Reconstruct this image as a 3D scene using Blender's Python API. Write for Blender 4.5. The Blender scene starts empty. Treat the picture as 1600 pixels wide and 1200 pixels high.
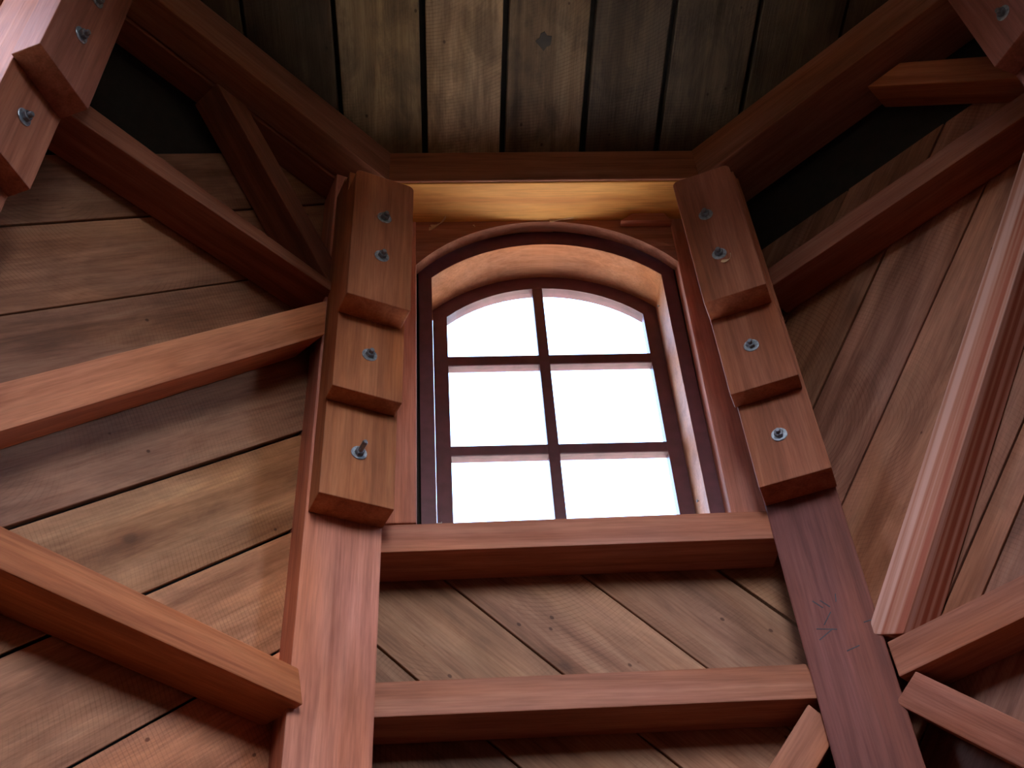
import bpy, bmesh, math, random
from mathutils import Matrix, Vector

random.seed(7)
SC = bpy.context.scene
COL = SC.collection

# ------------------------------------------------------------------ camera
FOC = 1950.0                       # focal length for a 1600 px wide frame
PITCH, YAW, ROLL = 0.791963885, -0.0914899311, -0.0851811034
CAM = Vector((-0.353, -1.049, 1.5))


def camera_matrix():
    cp, sp = math.cos(PITCH), math.sin(PITCH)
    fwd, up, rt = Vector((0, cp, sp)), Vector((0, -sp, cp)), Vector((1, 0, 0))
    rz = Matrix.Rotation(YAW, 3, 'Z')
    fwd, up, rt = rz @ fwd, rz @ up, rz @ rt
    cr, sr = math.cos(ROLL), math.sin(ROLL)
    x = cr * rt + sr * up
    y = -sr * rt + cr * up
    m = Matrix((x, y, -fwd)).transposed().to_4x4()
    m.translation = CAM
    return m


cam_data = bpy.data.cameras.new('camera')
cam_data.sensor_width = 36.0
cam_data.lens = 36.0 * FOC / 1600.0
cam_data.clip_start = 0.02
cam_data.clip_end = 2000
cam = bpy.data.objects.new('camera', cam_data)
COL.objects.link(cam)
cam.matrix_world = camera_matrix()
SC.camera = cam

# ------------------------------------------------------------------ world, exposure
SC.view_settings.view_transform = 'Standard'
SC.view_settings.look = 'None'
SC.view_settings.gamma = 1.0
SC.view_settings.use_curve_mapping = False
SC.view_settings.exposure = 0.0
SKY_STRENGTH = 4.1
SUN_EL, SUN_AZ = math.radians(47), math.radians(175)   # azimuth from +y towards +x
SUN_STRENGTH = 50.0
GROUND_ALBEDO = (0.07, 0.075, 0.045)
BOUNCE_ALBEDO = (0.27, 0.24, 0.20)
world = bpy.data.worlds.new('hazy_sky')
SC.world = world
world.use_nodes = True
bgn = world.node_tree.nodes['Background']
sky = world.node_tree.nodes.new('ShaderNodeTexSky')
sky.sky_type = 'NISHITA'
sky.sun_disc = False
sky.sun_elevation = SUN_EL
sky.sun_rotation = SUN_AZ
sky.dust_density = 3.0
sky.ozone_density = 2.0
world.node_tree.links.new(sky.outputs[0], bgn.inputs['Color'])
bgn.inputs['Strength'].default_value = SKY_STRENGTH
sun_data = bpy.data.lights.new('sun', 'SUN')
sun_data.energy = SUN_STRENGTH
sun_data.angle = math.radians(1.5)
sun_data.color = (1.0, 0.93, 0.82)
sun = bpy.data.objects.new('sun', sun_data)
COL.objects.link(sun)
to_sun = Vector((math.sin(SUN_AZ) * math.cos(SUN_EL), math.cos(SUN_AZ) * math.cos(SUN_EL), math.sin(SUN_EL)))
sun.rotation_euler = to_sun.to_track_quat('Z', 'Y').to_euler()
SC.cycles.max_bounces = 10
SC.cycles.diffuse_bounces = 7
SC.cycles.transparent_max_bounces = 12
SC.cycles.sample_clamp_indirect = 20.0

# ------------------------------------------------------------------ room frame
LEAN = 0.0516531646                # the walls lean in a little going up
APO = 1.315                        # apothem of the wall faces at the ring
ZR = 4.586                         # height of the ring's underside
T8 = math.tan(math.pi / 8)
SL, CL = math.sin(LEAN), math.cos(LEAN)


def frame(deg, corner=False):
    """wall frame: x along the wall, y up the wall, z into the room"""
    a = math.radians(deg)
    o = Vector((-math.sin(a), math.cos(a), 0))
    l, r = LEAN, APO
    if corner:
        l = math.atan(math.tan(LEAN) / math.cos(math.pi / 8))
        r = APO / math.cos(math.pi / 8)
    s = Vector((math.cos(a), math.sin(a), 0))
    t = -o * math.sin(l) + Vector((0, 0, math.cos(l)))
    d = -o * math.cos(l) - Vector((0, 0, math.sin(l)))
    m = Matrix((s, t, d)).transposed().to_4x4()
    m.translation = o * r + Vector((0, 0, ZR))
    return m


def half(t, d=0.0):
    return (APO - t * SL - d * CL) * T8


F_FRONT, F_LEFT, F_RIGHT = frame(0), frame(45), frame(-45)
F_FARL, F_FARR = frame(90), frame(-90)
F_BACK, F_BACKL, F_BACKR = frame(180), frame(135), frame(-135)

# ------------------------------------------------------------------ materials


def new_mat(name):
    m = bpy.data.materials.new(name)
    m.use_nodes = True
    nt = m.node_tree
    nt.nodes.clear()
    return m, nt


def nd(nt, kind, **kw):
    n = nt.nodes.new(kind)
    for k, v in kw.items():
        setattr(n, k, v)
    return n


def ramp(nt, fac, stops):
    r = nd(nt, 'ShaderNodeValToRGB')
    el = r.color_ramp.elements
    while len(el) < len(stops):
        el.new(0.5)
    for e, (p, c) in zip(el, stops):
        e.position = p
        e.color = (*c, 1) if len(c) == 3 else c
    nt.links.new(fac, r.inputs[0])
    return r.outputs[0]


def mixc(nt, fac, a, b, mode='MIX'):
    n = nd(nt, 'ShaderNodeMix', data_type='RGBA', blend_type=mode)
    for sock, v in ((n.inputs[0], fac), (n.inputs[6], a), (n.inputs[7], b)):
        if hasattr(v, 'is_output'):
            nt.links.new(v, sock)
        elif isinstance(v, (int, float)):
            sock.default_value = v
        else:
            sock.default_value = (*v, 1)
    return n.outputs[2]


def wood(name, c_dark, c_mid, c_light, grain=1.0, saw=0.0, stain=0.0, knots=0.3,
         rough=0.6, bump=0.15, streak=0.0):
    m, nt = new_mat(name)
    L = nt.links.new
    out = nd(nt, 'ShaderNodeOutputMaterial')
    bs = nd(nt, 'ShaderNodeBsdfPrincipled')
    L(bs.outputs[0], out.inputs[0])
    tc = nd(nt, 'ShaderNodeTexCoord')
    oi = nd(nt, 'ShaderNodeObjectInfo')
    mul = nd(nt, 'ShaderNodeVectorMath', operation='MULTIPLY_ADD')
    cmb = nd(nt, 'ShaderNodeCombineXYZ')
    L(oi.outputs['Random'], cmb.inputs[0])
    L(oi.outputs['Random'], cmb.inputs[1])
    L(oi.outputs['Random'], cmb.inputs[2])
    L(cmb.outputs[0], mul.inputs[0])
    mul.inputs[1].default_value = (37.0, 23.0, 11.0)
    L(tc.outputs['Object'], mul.inputs[2])
    vec = mul.outputs[0]

    def noise(scale, detail=4, rgh=0.55, dist=0.0):
        mp = nd(nt, 'ShaderNodeMapping')
        mp.inputs['Scale'].default_value = scale
        L(vec, mp.inputs[0])
        n = nd(nt, 'ShaderNodeTexNoise')
        n.inputs['Scale'].default_value = 1.0
        n.inputs['Detail'].default_value = detail
        n.inputs['Roughness'].default_value = rgh
        n.inputs['Distortion'].default_value = dist
        L(mp.outputs[0], n.inputs['Vector'])
        return n.outputs['Fac']

    g = noise((1.3, 26 * grain, 26 * grain), 5, 0.6, 0.6)
    col = ramp(nt, g, [(0.28, c_dark), (0.5, c_mid), (0.72, c_light)])
    fine = noise((9, 190, 190), 3, 0.6)
    col = mixc(nt, 0.55, col, ramp(nt, fine, [(0.3, (0.62, 0.6, 0.58)), (0.6, (1.05, 1.05, 1.05))]), 'MULTIPLY')
    blot = noise((1.6, 6, 6), 4, 0.6, 0.4)
    col = mixc(nt, 0.8, col, ramp(nt, blot, [(0.3, (0.68, 0.62, 0.6)), (0.5, (0.95, 0.95, 0.95)), (0.7, (1.15, 1.12, 1.08))]), 'MULTIPLY')
    hue = noise((1.1, 4.5, 4.5), 3, 0.5, 0.3)
    col = mixc(nt, 0.45 if stain > 0 else 0.8, col, ramp(nt, hue, [(0.38, (1.06, 0.90, 0.66)), (0.52, (1, 1, 1)), (0.66, (0.98, 0.99, 1.12))]), 'MULTIPLY')
    if streak > 0:
        st = noise((0.5, 42, 42), 2, 0.5)
        col = mixc(nt, streak, col, ramp(nt, st, [(0.42, (0.30, 0.075, 0.035)), (0.5, (0.42, 0.19, 0.12)), (0.6, (0.62, 0.40, 0.33))]), 'MIX')
    if stain > 0:
        s1 = noise((5, 11, 11), 6, 0.7, 0.5)
        col = mixc(nt, stain, col, ramp(nt, s1, [(0.38, (0.22, 0.2, 0.2)), (0.56, (1, 1, 1))]), 'MULTIPLY')
    h = fine
    if saw > 0:
        # marks of a circular saw across the board
        mp = nd(nt, 'ShaderNodeMapping')
        mp.inputs['Location'].default_value = (0.45, -0.12, 0)
        L(tc.outputs['Object'], mp.inputs[0])
        w = nd(nt, 'ShaderNodeTexWave', wave_type='RINGS', rings_direction='Z')
        w.inputs['Scale'].default_value = 28.0
        w.inputs['Distortion'].default_value = 0.35
        w.inputs['Detail'].default_value = 2.0
        w.inputs['Detail Scale'].default_value = 2.0
        L(mp.outputs[0], w.inputs['Vector'])
        patch = noise((1.8, 5, 5), 2)
        pm = ramp(nt, patch, [(0.45, (0, 0, 0)), (0.62, (1, 1, 1))])
        sm = ramp(nt, w.outputs['Fac'], [(0.04, (0.42, 0.36, 0.33)), (0.16, (0.96, 0.96, 0.96)), (0.5, (1, 1, 1))])
        mixed = mixc(nt, pm, (1, 1, 1), sm)
        col = mixc(nt, saw, col, mixed, 'MULTIPLY')
    if knots > 0:
        mp = nd(nt, 'ShaderNodeMapping')
        mp.inputs['Scale'].default_value = (2.6, 5.5, 5.5)
        L(vec, mp.inputs[0])
        v = nd(nt, 'ShaderNodeTexVoronoi')
        v.inputs['Scale'].default_value = 1.0
        v.inputs['Randomness'].default_value = 1.0
        L(mp.outputs[0], v.inputs['Vector'])
        km = ramp(nt, v.outputs['Distance'], [(0.045, (0.16, 0.10, 0.08)), (0.075, (0.62, 0.5, 0.43)), (0.20, (1, 1, 1))])
        col = mixc(nt, knots, col, km, 'MULTIPLY')
    if stain > 0:
        mp2 = nd(nt, 'ShaderNodeMapping')
        mp2.inputs['Scale'].default_value = (9, 13, 13)
        L(vec, mp2.inputs[0])
        v2 = nd(nt, 'ShaderNodeTexVoronoi')
        v2.inputs['Scale'].default_value = 1.0
        L(mp2.outputs[0], v2.inputs['Vector'])
        col = mixc(nt, 0.8, col, ramp(nt, v2.outputs['Distance'], [(0.04, (0.2, 0.13, 0.1)), (0.065, (1, 1, 1))]), 'MULTIPLY')
    # tint per piece; on some it stands in for light or shade
    col = mixc(nt, 1.0, col, oi.outputs['Color'], 'MULTIPLY')
    L(col, bs.inputs['Base Color'])
    bs.inputs['Roughness'].default_value = rough
    bs.inputs['Specular IOR Level'].default_value = 0.25
    if bump > 0:
        b = nd(nt, 'ShaderNodeBump')
        b.inputs['Strength'].default_value = bump
        b.inputs['Distance'].default_value = 0.004
        add = nd(nt, 'ShaderNodeMath', operation='ADD')
        L(fine, add.inputs[0])
        L(blot, add.inputs[1])
        L(add.outputs[0], b.inputs['Height'])
        L(b.outputs[0], bs.inputs['Normal'])
    return m


M_FRAME = wood('planed_red_timber', (0.27, 0.100, 0.058), (0.41, 0.165, 0.108), (0.52, 0.238, 0.163), 1.0, knots=0.35)
M_STREAK = wood('streaked_red_timber', (0.27, 0.100, 0.058), (0.41, 0.165, 0.108), (0.52, 0.238, 0.163), 1.0, knots=0.1, streak=0.75)
M_BOARD = wood('sawn_wall_board', (0.22, 0.10, 0.055), (0.37, 0.182, 0.107), (0.48, 0.268, 0.165), 0.7, saw=0.35, stain=0.25, knots=0.6, bump=0.25)
M_CEIL = wood('weathered_ceiling_board', (0.13, 0.085, 0.05), (0.23, 0.16, 0.10), (0.34, 0.25, 0.165), 0.8, saw=0.5, stain=0.55, knots=0.5, rough=0.75, bump=0.3)
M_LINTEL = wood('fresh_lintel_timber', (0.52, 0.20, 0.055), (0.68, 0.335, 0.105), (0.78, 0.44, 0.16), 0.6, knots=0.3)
M_LINING = wood('pale_lining_timber', (0.38, 0.15, 0.07), (0.49, 0.215, 0.115), (0.57, 0.28, 0.165), 0.8, knots=0.5)


def plain(name, colr, rough=0.5, metal=0.0, var=0.25, scale=30.0):
    m, nt = new_mat(name)
    out = nd(nt, 'ShaderNodeOutputMaterial')
    bs = nd(nt, 'ShaderNodeBsdfPrincipled')
    nt.links.new(bs.outputs[0], out.inputs[0])
    tc = nd(nt, 'ShaderNodeTexCoord')
    n = nd(nt, 'ShaderNodeTexNoise')
    n.inputs['Scale'].default_value = scale
    n.inputs['Detail'].default_value = 4
    nt.links.new(tc.outputs['Object'], n.inputs['Vector'])
    lo = tuple(c * (1 - var) for c in colr)
    hi = tuple(min(1, c * (1 + var)) for c in colr)
    nt.links.new(ramp(nt, n.outputs['Fac'], [(0.35, lo), (0.65, hi)]), bs.inputs['Base Color'])
    bs.inputs['Roughness'].default_value = rough
    bs.inputs['Metallic'].default_value = metal
    return m


M_PAINT = plain('maroon_paint', (0.12, 0.032, 0.045), 0.4, 0, 0.15)
M_DARK = plain('dark_gap_timber', (0.016, 0.011, 0.008), 0.9)
M_ZINC = plain('zinc_plated_steel', (0.42, 0.46, 0.52), 0.38, 0.9, 0.3, 120)
M_STEEL = plain('dull_bolt_steel', (0.20, 0.21, 0.24), 0.42, 0.9, 0.3, 150)
M_NAIL = plain('nail_steel', (0.3, 0.29, 0.3), 0.4, 0.8)
M_SPLINTER = plain('raw_wood_splinter', (0.72, 0.48, 0.28), 0.7, 0, 0.2)
M_PENCIL = plain('dark_pencil', (0.05, 0.04, 0.05), 0.8)
M_KNOT = plain('dark_knot', (0.03, 0.022, 0.016), 0.8)
M_FLOOR = wood('floor_timber', (0.14, 0.075, 0.04), (0.25, 0.14, 0.08), (0.34, 0.20, 0.12), 0.7)
M_GROUND = plain('grass_ground', GROUND_ALBEDO, 0.95, 0, 0.2, 2.0)
M_ADDED_TREES = plain('sky_blocking_foliage', (0.05, 0.075, 0.03), 0.9, 0, 0.5, 0.8)
M_BOUNCE = plain('pale_bounce_slab', BOUNCE_ALBEDO, 0.9, 0, 0.1, 1.0)


def glass_mat():
    m, nt = new_mat('window_glass')
    out = nd(nt, 'ShaderNodeOutputMaterial')
    mix = nd(nt, 'ShaderNodeMixShader')
    tr = nd(nt, 'ShaderNodeBsdfTransparent')
    tr.inputs[0].default_value = (0.96, 0.98, 0.97, 1)
    gl = nd(nt, 'ShaderNodeBsdfGlossy')
    gl.inputs['Roughness'].default_value = 0.02
    lw = nd(nt, 'ShaderNodeLayerWeight')
    lw.inputs[0].default_value = 0.5
    pw = nd(nt, 'ShaderNodeMath', operation='POWER')
    pw.inputs[1].default_value = 5.0
    ma = nd(nt, 'ShaderNodeMath', operation='MULTIPLY_ADD')
    ma.inputs[1].default_value = 0.95
    ma.inputs[2].default_value = 0.04
    nt.links.new(lw.outputs['Facing'], pw.inputs[0])
    nt.links.new(pw.outputs[0], ma.inputs[0])
    nt.links.new(ma.outputs[0], mix.inputs[0])
    nt.links.new(tr.outputs[0], mix.inputs[1])
    nt.links.new(gl.outputs[0], mix.inputs[2])
    nt.links.new(mix.outputs[0], out.inputs[0])
    return m


M_GLASS = glass_mat()

# ------------------------------------------------------------------ object helpers
WORLD = {}                         # object name -> world matrix, kept by hand


def link(name, mesh, mw, parent=None, tint=None):
    o = bpy.data.objects.new(name, mesh)
    COL.objects.link(o)
    WORLD[o.name] = mw
    if parent is not None:
        o.parent = parent
        o.matrix_parent_inverse = Matrix.Identity(4)
        o.matrix_basis = WORLD[parent.name].inverted() @ mw
    else:
        o.matrix_world = mw
    if tint is not None:
        o.color = (*tint, 1) if not isinstance(tint, (int, float)) else (tint, tint, tint, 1)
    return o


def empty(name, mw, parent=None):
    o = link(name, None, mw, parent)
    o.empty_display_size = 0.1
    return o


def tag(o, label, cat, group=None):
    o['label'] = label
    o['category'] = cat
    if group:
        o['group'] = group
    return o


def structure(o, label=None):
    o['kind'] = 'structure'
    if label:
        o['label'] = label
        o['category'] = 'room'
    return o


def mesh_of(name, bm, mat):
    bmesh.ops.recalc_face_normals(bm, faces=bm.faces)
    me = bpy.data.meshes.new(name)
    bm.to_mesh(me)
    bm.free()
    for mm in (mat if isinstance(mat, (list, tuple)) else [mat]):
        me.materials.append(mm)
    return me


def prism_bm(front, back):
    """closed solid between two equally long loops of points"""
    bm = bmesh.new()
    a = [bm.verts.new(p) for p in front]
    b = [bm.verts.new(p) for p in back]
    n = len(a)
    bm.faces.new(a)
    bm.faces.new(b[::-1])
    for i in range(n):
        bm.faces.new((a[i], b[i], b[(i + 1) % n], a[(i + 1) % n]))
    return bm


def solid(name, F, front, back, mat, ang=0.0, bevel=0.004, seg=2, parent=None, tint=None, rough_edge=0.0):
    """front/back: loops of (s, t, d) in frame F; ang: grain direction in the s-t plane"""
    pts = [Vector(p) for p in front] + [Vector(p) for p in back]
    c = sum(pts, Vector()) / len(pts)
    B = F @ Matrix.Translation(c) @ Matrix.Rotation(ang, 4, 'Z')
    inv = (Matrix.Translation(c) @ Matrix.Rotation(ang, 4, 'Z')).inverted()
    bm = prism_bm([inv @ Vector(p) for p in front], [inv @ Vector(p) for p in back])
    if bevel > 0:
        bmesh.ops.bevel(bm, geom=bm.edges[:] + bm.verts[:], offset=bevel, segments=seg, affect='EDGES', profile=0.6)
    return link(name, mesh_of(name, bm, mat), B, parent, tint)


def plate(name, F, poly, d0, d1, mat, **kw):
    return solid(name, F, [(s, t, d1) for s, t in poly], [(s, t, d0) for s, t in poly], mat, **kw)


def clip(poly, a, b, c):
    """keep the part of a convex polygon where a*s + b*t <= c"""
    out = []
    for i in range(len(poly)):
        p, q = poly[i], poly[(i + 1) % len(poly)]
        fp, fq = a * p[0] + b * p[1] - c, a * q[0] + b * q[1] - c
        if fp <= 0:
            out.append(p)
        if (fp < 0) != (fq < 0) and abs(fp - fq) > 1e-9:
            k = fp / (fp - fq)
            out.append((p[0] + k * (q[0] - p[0]), p[1] + k * (q[1] - p[1])))
    return out


def area(poly):
    return 0.5 * abs(sum(poly[i][0] * poly[(i + 1) % len(poly)][1] - poly[(i + 1) % len(poly)][0] * poly[i][1] for i in range(len(poly))))


def tube_bm(profile, n=20):
    """solid of revolution about z, profile: (radius, z)"""
    bm = bmesh.new()
    rings = []
    for r, z in profile:
        rings.append([bm.verts.new((r * math.cos(2 * math.pi * i / n), r * math.sin(2 * math.pi * i / n), z)) for i in range(n)])
    for a, b in zip(rings, rings[1:]):
        for i in range(n):
            bm.faces.new((a[i], a[(i + 1) % n], b[(i + 1) % n], b[i]))
    bm.faces.new(rings[0][::-1])
    bm.faces.new(rings[-1])
    return bm


# ------------------------------------------------------------------ ground outside, floor
bm = bmesh.new()
bmesh.ops.create_circle(bm, cap_ends=True, radius=600, segments=64)
g = link('ground', mesh_of('ground', bm, M_GROUND), Matrix.Translation((0, 0, -3.0)))
structure(g, 'grass far below outside the tower')
bm = prism_bm([(-9, 2.2, 0.02), (9, 2.2, 0.02), (9, 16, 0.02), (-9, 16, 0.02)], [(-9, 2.2, -0.1), (9, 2.2, -0.1), (9, 16, -0.1), (-9, 16, -0.1)])  # unseen reflector slab, added to throw light up under the lintel
structure(link('bounce_slab', mesh_of('bounce_slab', bm, M_BOUNCE), Matrix.Translation((0, 0, 0.2))), 'unseen pale slab added below the front window to bounce light up')


bm = bmesh.new()  # unseen tree ring, added to cut low sky light and darken the upper room
NT = 180
rows = []
for k in range(NT):
    a = 2 * math.pi * k / NT
    bump = 1.2 * math.sin(k * 1.7) + 0.9 * math.sin(k * 0.61 + 1) + 0.5 * random.random()
    rr = 34 + 1.6 * math.sin(k * 2.3)
    rows.append([bm.verts.new((rr * math.sin(a) * q, rr * math.cos(a) * q, z)) for q, z in
                 ((1.0, -3.0), (0.97, 2.0), (0.96, 4.5 + 0.4 * bump), (1.02, 7.6 + bump), (1.10, 7.2 + bump), (1.2, -3.0))])
for k in range(NT):
    a_, b_ = rows[k], rows[(k + 1) % NT]
    for j in range(5):
        bm.faces.new((a_[j], b_[j], b_[j + 1], a_[j + 1]))
tr = link('added_treeline', mesh_of('added_treeline', bm, M_ADDED_TREES), Matrix.Identity(4))
structure(tr, 'unseen belt of trees added to block the low sky, below the window view')

fl = [(-math.sin(math.radians(45 * k + 22.5)) * 1.72, math.cos(math.radians(45 * k + 22.5)) * 1.72) for k in range(8)]
bm = prism_bm([(x, y, 0) for x, y in fl], [(x, y, -0.08) for x, y in fl])
floor = structure(link('floor', mesh_of('floor', bm, M_FLOOR), Matrix.Identity(4)), 'timber floor of the tower room below the camera')

# ------------------------------------------------------------------ ceiling
ZC = 4.728                         # underside of the ceiling boards
ce = [(-math.sin(math.radians(45 * k + 22.5)) * 1.47, math.cos(math.radians(45 * k + 22.5)) * 1.47) for k in range(8)]
bm = prism_bm([(x, y, ZC + 0.10) for x, y in ce], [(x, y, ZC + 0.05) for x, y in ce])
ceiling = structure(link('ceiling', mesh_of('ceiling', bm, M_DARK), Matrix.Identity(4)), 'dark boarded ceiling over the octagonal ring')
CEIL_F = Matrix(((1, 0, 0, 0), (0, -1, 0, 0), (0, 0, -1, ZC), (0, 0, 0, 1)))   # x, -y, down
JOINTS = [-1.36, -1.112, -0.862, -0.611, -0.361, -0.124, 0.124, 0.356, 0.604, 0.855, 1.10, 1.36]
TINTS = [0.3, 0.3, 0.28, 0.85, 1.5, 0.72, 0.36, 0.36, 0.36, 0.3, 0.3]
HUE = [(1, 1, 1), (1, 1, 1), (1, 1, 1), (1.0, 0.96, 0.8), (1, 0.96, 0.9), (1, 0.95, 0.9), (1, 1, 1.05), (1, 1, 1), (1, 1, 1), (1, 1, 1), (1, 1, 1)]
oct_ = [(x, -y) for x, y in ce]
for i in range(len(JOINTS) - 1):
    gp = 0.009 if 3 <= i <= 7 else 0.005
    p = clip(clip(oct_, -1, 0, -(JOINTS[i] + gp)), 1, 0, JOINTS[i + 1] - gp)
    p = [(x * 0.995, y * 0.995) for x, y in p]
    if len(p) < 3 or area(p) < 0.01:
        continue
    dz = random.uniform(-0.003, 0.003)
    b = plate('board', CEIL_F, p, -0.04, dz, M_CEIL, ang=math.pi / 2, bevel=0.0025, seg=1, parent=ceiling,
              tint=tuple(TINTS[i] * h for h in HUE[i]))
    if i == 5:
        kp = []
        for k in range(12):
            r = 0.026 * (1 + 0.25 * math.sin(2.3 * k))
            kp.append((-0.012 + r * 0.8 * math.cos(k * math.pi / 6), -0.748 + r * math.sin(k * math.pi / 6)))
        kn = plate('knot', CEIL_F, kp, dz - 0.004, dz + 0.0015, M_KNOT, bevel=0.0, parent=b)
        kn['label'] = 'dark round knot'

# ------------------------------------------------------------------ walls
TB = -4.586 / CL                   # foot of the wall in its own frame
OPEN = 0.392                       # half width of a window opening
OT, OB = 0.0, -1.13


def arch_pts(hw, apex, R, n=20):
    cy = apex - R
    return [(-hw + 2 * hw * i / n, cy + math.sqrt(max(0, R * R - (-hw + 2 * hw * i / n) ** 2))) for i in range(n + 1)]


def wall(name, F, label, window):
    d0, d1 = -0.10, -0.032
    top = 0.13

    def trap(s0, s1, t0, t1):      # s None = out to the neighbouring wall
        def s_at(s, t, d, sg):
            return sg * (half(t, d) - 0.002) if s is None else s
        fr = [(s_at(s0, t0, d1, -1), t0, d1), (s_at(s1, t0, d1, 1), t0, d1), (s_at(s1, t1, d1, 1), t1, d1), (s_at(s0, t1, d1, -1), t1, d1)]
        bk = [(s_at(s0, t0, d0, -1), t0, d0), (s_at(s1, t0, d0, 1), t0, d0), (s_at(s1, t1, d0, 1), t1, d0), (s_at(s0, t1, d0, -1), t1, d0)]
        return fr, bk
    if window:
        parts = [trap(None, None, TB, OB), trap(None, -OPEN, OB, OT), trap(OPEN, None, OB, OT), trap(None, None, OT, top)]
    else:
        parts = [trap(None, None, TB, top)]
    bm = bmesh.new()
    for fr, bk in parts:
        tmp = prism_bm(fr, bk)
        me = bpy.data.meshes.new('tmp')
        tmp.to_mesh(me)
        tmp.free()
        bm.from_mesh(me)
        bpy.data.meshes.remove(me)
    return structure(link(name, mesh_of(name, bm, M_DARK), F), label)


def boards(wallobj, F, sign, joints, regions, tints, gaps=None):
    """diagonal boards: sign*s + t between two neighbouring joint values"""
    for i in range(len(joints) - 1):
        hi, lo = joints[i], joints[i + 1]
        g0 = (gaps or {}).get(i, 0.0035)
        g1 = (gaps or {}).get(i + 1, 0.0035)
        dz = random.uniform(-0.004, 0.001)
        for reg in regions:
            p = clip(clip(reg, sign, 1, hi - g0), -sign, -1, -(lo + g1))
            if len(p) < 3 or area(p) < 0.0008:
                continue
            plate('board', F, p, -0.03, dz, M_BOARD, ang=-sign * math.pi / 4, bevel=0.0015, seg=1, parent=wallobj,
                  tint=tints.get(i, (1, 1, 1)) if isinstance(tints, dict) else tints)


def trapz(t0, t1, inset=0.03):
    return [(-half(t0) + inset, t0), (half(t0) - inset, t0), (half(t1) - inset, t1), (-half(t1) + inset, t1)]


W_FRONT = wall('wall_front', F_FRONT, 'front wall of the tower holding the arched window', True)
W_LEFT = wall('wall_left', F_LEFT, 'left wall of diagonal boards behind the braces', False)
W_RIGHT = wall('wall_right', F_RIGHT, 'right wall of steep diagonal boards behind the braces', False)
W_FARL = wall('wall_far_left', F_FARL, 'wall at the far left edge, beyond the left post', True)
W_FARR = wall('wall_far_right', F_FARR, 'wall at the far right edge, beyond the right post', True)
W_BACK = wall('wall_back', F_BACK, 'wall behind the camera with a window', True)
W_BACKL = wall('wall_back_left', F_BACKL, 'solid wall behind the camera on the left', False)
W_BACKR = wall('wall_back_right', F_BACKR, 'solid wall behind the camera on the right', False)

JN = [0.06 - 0.333 * 0, -0.27, -0.605, -0.94, -1.278, -1.612, -1.943, -2.27, -2.6, -2.93, -3.26, -3.6, -3.93, -4.26, -4.6, -4.93, -5.2]
boards(W_FRONT, F_FRONT, 1, JN,
       [trapz(TB, -1.15), [(-half(-1.15) + 0.03, -1.15), (-0.40, -1.15), (-0.40, 0.1), (-half(0.1) + 0.03, 0.1)],
        [(0.40, -1.15), (half(-1.15) - 0.03, -1.15), (half(0.1) - 0.03, 0.1), (0.40, 0.1)],
        [(-0.40, 0.02), (0.40, 0.02), (0.40, 0.1), (-0.40, 0.1)]],
       {3: (1.0, 0.95, 0.95), 4: (1.02, 0.96, 0.95), 5: (0.95, 0.92, 0.85), 6: (0.6, 0.6, 0.62)}, {3: 0.007})
JL = [0.45, 0.16, -0.13, -0.392, -0.69, -1.0, -1.31, -1.618, -1.945, -2.26, -2.57, -2.88, -3.2, -3.5, -3.8, -4.1, -4.4, -4.7, -5.1]
boards(W_LEFT, F_LEFT, -1, JL[2:], [trapz(TB, 0.1)],
       {0: (0.90, 0.82, 0.78), 1: (1.08, 0.95, 0.92), 2: (0.85, 0.74, 0.72), 3: (0.90, 0.82, 0.79), 4: (1.26, 1.19, 0.99), 5: (1.44, 1.34, 1.26), 6: (1.72, 1.50, 1.47), 7: (1.70, 1.48, 1.43)}, {4: 0.006, 5: 0.005})  # tints raised, most on the low boards, in place of stronger light
JR = [0.5, 0.23, -0.08, -0.393, -0.693, -1.0, -1.215, -1.32, -1.62, -1.93, -2.24, -2.55, -2.86, -3.17, -3.5, -3.8, -4.1, -4.4, -4.7, -5.1]
boards(W_RIGHT, F_RIGHT, -1, JR, [trapz(TB, -0.205)],
       {1: (0.81, 0.73, 0.75), 2: (0.90, 0.77, 0.77), 3: (1.14, 0.95, 1.03), 4: (1.36, 1.10, 1.10), 5: (1.11, 0.94, 1.02), 6: (1.11, 0.94, 1.02), 7: (0.99, 0.86, 0.95)})  # tints raised to stand in for light this wall lacks
for w_, f_, win in ((W_FARL, F_FARL, True), (W_FARR, F_FARR, True), (W_BACK, F_BACK, True), (W_BACKL, F_BACKL, False), (W_BACKR, F_BACKR, False)):
    regs = [trapz(TB, 0.1)]
    if win:
        regs = [trapz(TB, -1.15), [(-half(-1.15) + 0.03, -1.15), (-0.40, -1.15), (-0.40, 0.1), (-half(0.1) + 0.03, 0.1)],
                [(0.40, -1.15), (half(-1.15) - 0.03, -1.15), (half(0.1) - 0.03, 0.1), (0.40, 0.1)]]
    boards(w_, f_, 1, JN if win else [-x for x in []] or JL, regs, (1, 0.97, 0.93))

# ------------------------------------------------------------------ windows


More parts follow.
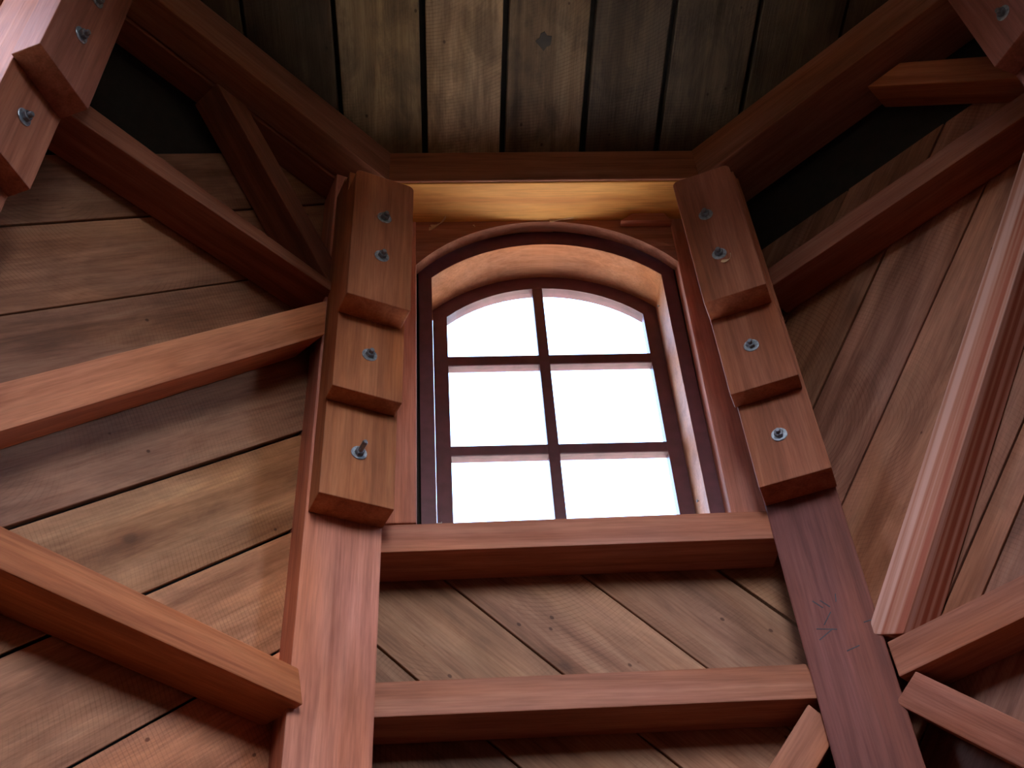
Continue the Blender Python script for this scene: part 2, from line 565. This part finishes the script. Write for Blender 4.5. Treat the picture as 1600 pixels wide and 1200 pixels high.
def arch_band(hw_o, apex_o, R_o, hw_i, apex_i, R_i, bottom, d0, d1, n=20, bottom_in=None):
    """an arched frame as one closed solid"""
    o = [(-hw_o, bottom)] + arch_pts(hw_o, apex_o, R_o, n) + [(hw_o, bottom)]
    bi = bottom if bottom_in is None else bottom_in
    i = [(-hw_i, bi)] + arch_pts(hw_i, apex_i, R_i, n) + [(hw_i, bi)]
    bm = bmesh.new()
    vo0, vo1 = [bm.verts.new((*p, d0)) for p in o], [bm.verts.new((*p, d1)) for p in o]
    vi0, vi1 = [bm.verts.new((*p, d0)) for p in i], [bm.verts.new((*p, d1)) for p in i]
    m = len(o)
    seq = range(m) if bottom_in is not None else range(m - 1)
    for k in seq:
        j = (k + 1) % m
        bm.faces.new((vo1[k], vo1[j], vi1[j], vi1[k]))
        bm.faces.new((vo0[k], vi0[k], vi0[j], vo0[j]))
        bm.faces.new((vo0[k], vo0[j], vo1[j], vo1[k]))
        bm.faces.new((vi0[k], vi1[k], vi1[j], vi0[j]))
    if bottom_in is None:
        for k in (0, m - 1):
            bm.faces.new((vo0[k], vo1[k], vi1[k], vi0[k]))
    return bm


def window(num, F, label):
    w = structure(empty('window_%d' % num, F), label)
    ho, hi = 0.386, 0.347
    c = link('casing', mesh_of('casing', arch_band(ho, 0.012, 0.53, hi + 0.001, -0.045, 0.489, -1.13, -0.05, -0.02), M_PAINT), F, w)
    c['label'] = 'dark maroon painted arched casing'
    l = link('lining', mesh_of('lining', arch_band(hi + 0.012, -0.033, 0.50, hi, -0.046, 0.488, -1.13, -0.20, -0.0206), M_LINING), F, w, (1.0, 0.92, 0.82))
    l['label'] = 'bare wood lining of the arched reveal'
    # close the space between lining and wall opening
    f = link('packing', mesh_of('packing', arch_band(0.40, 0.03, 0.60, hi + 0.011, -0.034, 0.50, -1.135, -0.11, -0.052), M_DARK), F, w)
    sash = link('sash', mesh_of('sash', arch_band(hi - 0.001, -0.047, 0.487, 0.303, -0.099, 0.440, -1.125, -0.195, -0.157, bottom_in=-1.075), M_PAINT), F, w)
    sash['label'] = 'dark maroon painted arched sash'
    plate('muntin', F, [(-0.033, -1.08), (-0.001, -1.08), (-0.001, -0.09), (-0.033, -0.09)], -0.190, -0.1575, M_PAINT, bevel=0.003, seg=2, parent=sash)
    for t0, t1 in ((-0.425, -0.387), (-0.769, -0.733)):
        for s0, s1 in ((-0.306, -0.031), (-0.003, 0.306)):
            plate('muntin', F, [(s0, t0), (s1, t0), (s1, t1), (s0, t1)], -0.190, -0.158, M_PAINT, bevel=0.003, seg=2, parent=sash)
    xs = [(-0.306, -0.030), (-0.004, 0.306)]
    ts = [(-1.08, -0.766), (-0.736, -0.422)]
    for s0, s1 in xs:
        for t0, t1 in ts:
            plate('pane', F, [(s0, t0), (s1, t0), (s1, t1), (s0, t1)], -0.178, -0.174, M_GLASS, bevel=0, parent=sash)
        n = 10
        cy, R = -0.097 - 0.442, 0.442
        top = [(s1 + (s0 - s1) * i / n, cy + math.sqrt(R * R - (s1 + (s0 - s1) * i / n) ** 2)) for i in range(n + 1)]
        plate('pane', F, [(s0, -0.39), (s1, -0.39)] + top, -0.178, -0.174, M_GLASS, bevel=0, parent=sash)
    # spandrel board over the arch
    ap = arch_pts(0.398, 0.005, 0.50, 24)
    bm = bmesh.new()
    lo0, lo1 = [bm.verts.new((s, t, -0.012)) for s, t in ap], [bm.verts.new((s, t, 0.028)) for s, t in ap]
    up0, up1 = [bm.verts.new((s, 0.02, -0.012)) for s, t in ap], [bm.verts.new((s, 0.02, 0.028)) for s, t in ap]
    for k in range(len(ap) - 1):
        bm.faces.new((lo1[k], lo1[k + 1], up1[k + 1], up1[k]))
        bm.faces.new((lo0[k], up0[k], up0[k + 1], lo0[k + 1]))
        bm.faces.new((lo0[k], lo0[k + 1], lo1[k + 1], lo1[k]))
        bm.faces.new((up0[k], up1[k], up1[k + 1], up0[k + 1]))
    for k in (0, -1):
        bm.faces.new((lo0[k], lo1[k], up1[k], up0[k]))
    link('head_board', mesh_of('head_board', bm, M_FRAME), F, w, (0.8, 0.75, 0.72))['label'] = 'brown board cut to the arch above the casing'
    # jamb studs either side, tint raised against the shadow they sit in
    plate('jamb_stud', F, [(-0.50, -1.13), (-0.397, -1.13), (-0.391, 0.012), (-0.50, 0.012)], -0.03, 0.03, M_FRAME, ang=math.pi / 2, parent=w, tint=(1.35, 1.25, 1.3))
    plate('jamb_stud', F, [(0.386, -1.13), (0.50, -1.13), (0.50, 0.012), (0.394, 0.012)], -0.03, 0.03, M_FRAME, ang=math.pi / 2, parent=w, tint=(1.35, 1.25, 1.3))
    return w


WIN1 = window(1, F_FRONT, 'arched six pane window in a maroon frame, bright white daylight outside')
window(2, F_FARL, 'arched window in the wall beyond the left post')
window(3, F_FARR, 'arched window in the wall beyond the right post')
window(4, F_BACK, 'arched window behind the camera')

# nails left in the lining of the photographed window
for s, t, d, rz in ((-0.336, -1.035, -0.105, 0), (0.336, -0.235, -0.11, math.pi), (0.336, -0.985, -0.105, math.pi)):
    B = F_FRONT @ Matrix.Translation((s - math.copysign(0.012, s), t, d)) @ Matrix.Rotation(math.pi / 2 * (1 if s > 0 else -1), 4, 'Y')
    B = F_FRONT @ Matrix.Translation((math.copysign(0.3475, s), t, d)) @ Matrix.Rotation(-math.pi / 2 if s > 0 else math.pi / 2, 4, 'Y')
    ln = 0.012 if s < 0 else 0.004
    bm = tube_bm([(0.0014, -0.002), (0.0014, ln), (0.0042, ln + 0.0002), (0.0042, ln + 0.0018)], 10)
    link('nail', mesh_of('nail', bm, M_NAIL), B, WIN1)

# portals help the sampler find the daylight
for F in (F_FRONT, F_FARL, F_FARR, F_BACK):
    pl = bpy.data.lights.new('window_daylight', 'AREA')
    pl.shape = 'RECTANGLE'
    pl.size, pl.size_y = 0.72, 1.12
    pl.cycles.is_portal = True
    po = bpy.data.objects.new('window_daylight', pl)
    COL.objects.link(po)
    po.matrix_world = F @ Matrix.Translation((0, -0.56, -0.215)) @ Matrix.Rotation(math.pi, 4, 'X')

# ------------------------------------------------------------------ ring beams
RD = 0.185


def ring_beam(F, label, t0, t1, tint, d_in=RD, d_out=0.0, mat=M_FRAME):
    def e(t, d, sg):
        return (sg * (APO - d) * T8, t, d)
    lo, hi = t0, t1
    front = [e(lo, d_out, -1), e(lo, d_in, -1), e(lo, d_in, 1), e(lo, d_out, 1)]
    back = [e(hi, d_out, -1), e(hi, d_in, -1), e(hi, d_in, 1), e(hi, d_out, 1)]
    o = solid('lintel' if mat is not M_FRAME else 'ring_beam', F, front, back, mat, bevel=0.004, tint=tint)
    return tag(o, label, 'beam', 'ring beams under the ceiling' if mat is M_FRAME else None)


ring_beam(F_FRONT, 'horizontal ring beam right above the arched window, dark brown', 0.012, 0.150, (0.85, 0.75, 0.66), d_out=0.176)
ring_beam(F_LEFT, 'ring beam slanting up to the top left, above the dark corner', 0.012, 0.152, (0.72, 0.68, 0.62), d_out=0.085)
ring_beam(F_RIGHT, 'ring beam slanting up to the top right, above the dark corner', 0.012, 0.152, (0.8, 0.72, 0.66), d_out=0.0)
ring_beam(F_FARL, 'ring beam beyond the left post, outside the top left of the photo', 0.012, 0.152, (0.8, 0.75, 0.7))
ring_beam(F_FARR, 'ring beam beyond the right post, outside the top right of the photo', 0.012, 0.152, (0.8, 0.75, 0.7))
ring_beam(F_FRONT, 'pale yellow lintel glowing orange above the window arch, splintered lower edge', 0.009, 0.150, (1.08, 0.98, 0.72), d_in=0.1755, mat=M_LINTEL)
hl = half(0.0, 0.0) - 0.01
o = plate('wall_plate', F_LEFT, [(-hl, 0.004), (hl, 0.004), (hl, 0.15), (-hl, 0.15)], 0.002, 0.082, M_FRAME, tint=(0.62, 0.5, 0.48))
tag(o, 'dark plank lying against the wall behind the left ring beam', 'beam')

# ------------------------------------------------------------------ horizontal rails


def rail(name, F, poly, d0, d1, label, tint, mat=M_FRAME, cat='beam'):
    o = plate(name, F, poly, d0, d1, mat, bevel=0.0035, tint=tint)
    return tag(o, label, cat, 'horizontal rails between the posts')


rail('sill_beam', F_FRONT, [(-0.498, -1.284), (0.470, -1.275), (0.450, -1.194), (-0.474, -1.206)], 0.003, 0.127,
     'horizontal sill beam right under the arched window', (0.95, 0.85, 0.86))
rail('wall_rail', F_FRONT, [(-0.500, -1.700), (0.470, -1.693), (0.450, -1.610), (-0.490, -1.618)], 0.003, 0.128,
     'horizontal rail at the bottom of the photo, below the window sill beam', (0.92, 0.84, 0.76))
rail('wall_rail', F_LEFT, [(-0.47, -1.727), (0.392, -1.723), (0.372, -1.648), (-0.47, -1.645)], 0.003, 0.130,
     'lower left rail meeting the left post near the bottom, orange brown', (1.15, 0.9, 0.52))
rail('wall_rail', F_LEFT, [(-0.47, -0.540), (0.375, -0.520), (0.365, -0.487), (-0.47, -0.462)], 0.003, 0.125,
     'upper left rail running from the top left post down to the left post', (0.75, 0.66, 0.6))
rail('wall_rail', F_RIGHT, [(-0.412, -1.698), (0.47, -1.696), (0.47, -1.612), (-0.412, -1.613)], 0.003, 0.125,
     'lower right rail rising from the right post to the right edge', (0.95, 0.85, 0.8))
rail('wall_rail', F_RIGHT, [(-0.42, -0.495), (0.47, -0.495), (0.47, -0.423), (-0.42, -0.426)], 0.003, 0.125,
     'upper right rail running up from the right post to the right edge', (0.85, 0.75, 0.7))

# ------------------------------------------------------------------ diagonal braces


def brace(F, a0, a1, b0, b1, d0, d1, label, tint, mat=M_FRAME):
    """a0->a1 one long edge, b0->b1 the other (s, t)"""
    ang = math.atan2(a1[1] - a0[1], a1[0] - a0[0])
    o = plate('diagonal_brace', F, [a0, a1, b1, b0], d0, d1, mat, ang=ang, bevel=0.0035, tint=tint)
    return tag(o, label, 'brace', 'diagonal braces between the posts')


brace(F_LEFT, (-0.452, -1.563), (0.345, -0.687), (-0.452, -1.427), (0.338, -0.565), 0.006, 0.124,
      'left brace sloping from the left edge up to the left post at mid height', (1.4, 1.2, 0.85))  # tint raised to make up for weak light on this brace
brace(F_LEFT, (0.37, -0.487), (-0.10, -0.010), (0.37, -0.385), (0.0, -0.010), 0.004, 0.106,
      'short dark brace above the upper left rail, under the left ring beam', (0.62, 0.52, 0.46))
brace(F_RIGHT, (-0.372, -1.612), (0.46, -0.560), (-0.452, -1.575), (0.396, -0.508), 0.006, 0.124,
      'steep streaked brace rising from the right post to the right edge', (1.08, 0.92, 0.9), M_STREAK)
brace(F_RIGHT, (0.068, -0.010), (0.47, -0.412), (0.178, -0.010), (0.47, -0.302), 0.004, 0.106,
      'short brace in the dark top right corner, above the upper right rail', (0.95, 0.8, 0.65))
brace(F_RIGHT, (-0.44, -1.745), (0.44, -2.745), (-0.375, -1.700), (0.44, -2.625), 0.006, 0.122,
      'lower right brace dropping from the right post to the bottom right corner', (0.95, 0.82, 0.78))
brace(F_FRONT, (0.437, -1.700), (-0.30, -2.60), (0.49, -1.760), (-0.20, -2.62), 0.006, 0.118,
      'brace dropping from the lower rail at the foot of the right post', (1.0, 0.92, 0.85))

# ------------------------------------------------------------------ posts with stepped bolted blocks
ME_ROD_SHORT = mesh_of('bolt', tube_bm([(0.0065, -0.01), (0.0065, 0.020), (0.0052, 0.0225)], 16), M_STEEL)
ME_ROD_LONG = mesh_of('bolt', tube_bm([(0.0065, -0.01), (0.0065, 0.043), (0.0048, 0.047)], 16), M_STEEL)


def washer_mesh():
    bm = bmesh.new()
    n = 24
    prof = [(0.0072, 0.0), (0.0185, 0.0), (0.0195, 0.0008), (0.0195, 0.0022), (0.0185, 0.003), (0.0072, 0.003)]
    rings = [[bm.verts.new((r * math.cos(2 * math.pi * i / n), r * math.sin(2 * math.pi * i / n), z)) for i in range(n)] for r, z in prof]
    for a, b in zip(rings, rings[1:] + rings[:1]):
        for i in range(n):
            bm.faces.new((a[i], a[(i + 1) % n], b[(i + 1) % n], b[i]))
    return mesh_of('washer', bm, M_ZINC)


def nut_mesh():
    bm = bmesh.new()
    n = 6
    prof = [(0.0066, 0.003), (0.0112, 0.003), (0.0122, 0.0042), (0.0122, 0.0118), (0.0110, 0.013), (0.0066, 0.013)]
    rings = [[bm.verts.new((r * math.cos(2 * math.pi * i / n), r * math.sin(2 * math.pi * i / n), z)) for i in range(n)] for r, z in prof]
    for a, b in zip(rings, rings[1:] + rings[:1]):
        for i in range(n):
            bm.faces.new((a[i], a[(i + 1) % n], b[(i + 1) % n], b[i]))
    return mesh_of('nut', bm, M_STEEL)


ME_WASHER, ME_NUT = washer_mesh(), nut_mesh()


def bolt(F, s, t, d, parent, long=False, spin=0.3):
    B = F @ Matrix.Translation((s, t, d)) @ Matrix.Rotation(spin, 4, 'Z')
    b = link('bolt', ME_ROD_LONG if long else ME_ROD_SHORT, B, parent)
    b['label'] = 'threaded steel bolt end'
    link('washer', ME_WASHER, B, b)
    link('nut', ME_NUT, B, b)


def round_top(s0, s1, t0, t1, r=0.016):
    """block outline with its two top corners worn round"""
    p = [(s0, t0), (s1, t0)]
    for k in range(5):
        a = k * math.pi / 8
        p.append((s1 - r + r * math.cos(a), t1 - r + r * math.sin(a)))
    for k in range(5):
        a = math.pi / 2 + k * math.pi / 8
        p.append((s0 + r + r * math.cos(a), t1 - r + r * math.sin(a)))
    return p


def post(deg, s0, s1, d_front, layers, bolts, label, tints, long_bolt=None):
    F = frame(deg, True)
    foot = TB * 1.0005
    base = F @ Matrix.Translation(((s0 + s1) / 2, foot, 0.1))
    root = tag(empty('corner_post', base), label, 'post', 'posts at the corners of the tower')
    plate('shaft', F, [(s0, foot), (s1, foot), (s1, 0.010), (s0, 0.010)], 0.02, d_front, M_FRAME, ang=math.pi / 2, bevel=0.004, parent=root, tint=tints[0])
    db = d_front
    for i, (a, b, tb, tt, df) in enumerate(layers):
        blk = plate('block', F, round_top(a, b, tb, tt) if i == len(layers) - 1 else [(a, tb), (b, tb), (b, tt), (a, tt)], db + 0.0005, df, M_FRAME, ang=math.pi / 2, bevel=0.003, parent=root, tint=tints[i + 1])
        db = df
    for i, (s, t, d) in enumerate(bolts):
        bolt(F, s, t, d, root, long_bolt == i, 0.3 + i)
    return root, F


post(22.5, -0.152, 0.034, 0.170,
     [(-0.146, 0.034, -1.228, -0.10, 0.250), (-0.150, 0.026, -0.950, -0.14, 0.305), (-0.152, 0.015, -0.705, -0.215, 0.378)],
     [(-0.066, -0.384, 0.378), (-0.068, -0.537, 0.378), (-0.063, -0.822, 0.305), (-0.058, -1.089, 0.250)],
     'left post beside the window, stepped bolted blocks on its upper half', [(1.35, 1.2, 1.2), (1.0, 0.82, 0.5), (1.0, 0.8, 0.5), (1.0, 0.78, 0.5)], 3)  # shaft tint raised to imitate the brighter light on the left
PR, FPR = post(-22.5, -0.068, 0.104, 0.170,
               [(-0.066, 0.108, -1.183, -0.10, 0.252), (-0.072, 0.100, -0.930, -0.13, 0.307), (-0.072, 0.092, -0.672, -0.180, 0.380)],
               [(-0.006, -0.354, 0.380), (0.000, -0.517, 0.380), (0.011, -0.795, 0.307), (0.014, -1.049, 0.252)],
               'right post beside the window, leaning in the photo, stepped bolted blocks', [(0.47, 0.33, 0.41), (0.85, 0.64, 0.48), (0.85, 0.64, 0.48), (0.85, 0.64, 0.48)])  # shaft tint lowered to imitate the dimmer light on the right
post(67.5, -0.190, -0.018, 0.105,
     [(-0.180, -0.018, -1.50, -0.10, 0.185), (-0.182, -0.018, -0.957, -0.14, 0.240), (-0.190, -0.020, -0.712, -0.160, 0.312)],  # lowest block lengthened out of view to keep window light off the brace
     [(-0.110, -0.400, 0.312), (-0.111, -0.554, 0.312), (-0.101, -0.816, 0.240), (-0.10, -1.08, 0.185)],
     'post at the top left corner of the photo with large bolted blocks', [(0.9, 0.8, 0.8), (0.85, 0.7, 0.62), (0.82, 0.66, 0.58), (0.72, 0.56, 0.52)])
post(-67.5, -0.030, 0.140, 0.150,
     [(-0.038, 0.140, -1.20, -0.10, 0.230), (-0.038, 0.140, -0.85, -0.13, 0.290), (-0.036, 0.140, -0.50, -0.060, 0.360)],
     [(0.055, -0.25, 0.360), (0.055, -0.40, 0.360), (0.055, -0.70, 0.290), (0.055, -1.0, 0.230)],
     'post at the top right corner of the photo, mostly cut off by the frame', [(0.62, 0.5, 0.58)] * 4)

# pencil scribbles on the right post
bm = bmesh.new()
for s, t, ln, a in ((-0.012, -1.475, 0.03, -0.9), (0.004, -1.478, 0.028, -0.9), (0.030, -1.47, 0.02, 1.4), (0.0, -1.515, 0.035, 0.9), (-0.008, -1.54, 0.045, -0.3), (-0.012, -1.552, 0.04, 0.5), (0.035, -1.60, 0.03, 0.2), (0.09, -1.545, 0.035, 0.05)):
    c_, s_ = math.cos(a), math.sin(a)
    vs = []
    for x, y in ((-ln / 2, -0.0012), (ln / 2, -0.0012), (ln / 2, 0.0012), (-ln / 2, 0.0012)):
        vs.append((s + x * c_ - y * s_, t + x * s_ + y * c_))
    lo = [bm.verts.new((*v, 0.1695)) for v in vs]
    hi = [bm.verts.new((*v, 0.1706)) for v in vs]
    bm.faces.new(hi)
    bm.faces.new(lo[::-1])
    for i in range(4):
        bm.faces.new((lo[i], lo[(i + 1) % 4], hi[(i + 1) % 4], hi[i]))
link('pencil_marks', mesh_of('pencil_marks', bm, M_PENCIL), FPR, PR)['label'] = 'dark pencil scribbles'
bpy.data.objects['pencil_marks']['kind'] = 'stuff'

# ------------------------------------------------------------------ splinters and shavings


def shaving(F, s, t, d, ln, w, curl, rot, label):
    bm = bmesh.new()
    n = 10
    rows = []
    for i in range(n + 1):
        u = i / n
        a = curl * u
        x = ln * (math.sin(a) / curl if curl else u)
        z = ln * ((1 - math.cos(a)) / curl if curl else 0)
        ww = w * (1 - 0.7 * u) * (0.6 + 0.4 * math.sin(7 * u + s * 50))
        rows.append([bm.verts.new((x, y * ww, z + h)) for y, h in ((-0.5, 0), (0.5, 0), (0.5, 0.0012), (-0.5, 0.0012))])
    for a, b in zip(rows, rows[1:]):
        for k in range(4):
            bm.faces.new((a[k], a[(k + 1) % 4], b[(k + 1) % 4], b[k]))
    bm.faces.new(rows[0])
    bm.faces.new(rows[-1][::-1])
    B = F @ Matrix.Translation((s, t, d)) @ Matrix.Rotation(rot, 4, 'Z')
    return tag(link('wood_shaving', mesh_of('wood_shaving', bm, M_SPLINTER), B), label, 'wood scrap')


shaving(F_FRONT, -0.345, -0.018, 0.030, 0.060, 0.022, 1.2, 0.25, 'pale curled shaving stuck above the left shoulder of the window arch')
shaving(F_FRONT, -0.215, -0.010, 0.030, 0.018, 0.006, 0.8, -1.3, 'tiny pale splinter hanging at the left of the arch top')
shaving(F_FRONT, -0.352, -0.026, 0.030, 0.045, 0.016, 1.6, -0.1, 'second pale shaving lying just below the curled one at the arch shoulder')
shaving(F_FRONT, 0.02, 0.008, 0.030, 0.075, 0.018, 0.25, 0.02, 'long bright splinter at the lower edge of the beam above the arch')
shaving(F_FRONT, 0.385, 0.000, 0.030, 0.022, 0.010, 1.5, -1.0, 'white chip at the top right corner, next to the right post')
shaving(FPR, 0.000, -0.545, 0.381, 0.055, 0.012, 1.6, -0.6, 'curled shaving hanging below the second bolt of the right post')
o = plate('wood_wedge', F_FRONT, [(0.235, -0.027), (0.395, -0.027), (0.375, 0.008), (0.275, 0.008)], 0.029, 0.055, M_FRAME, bevel=0.002, tint=(1.1, 0.95, 0.85))
tag(o, 'flat wooden wedge above the right shoulder of the window arch', 'wedge')
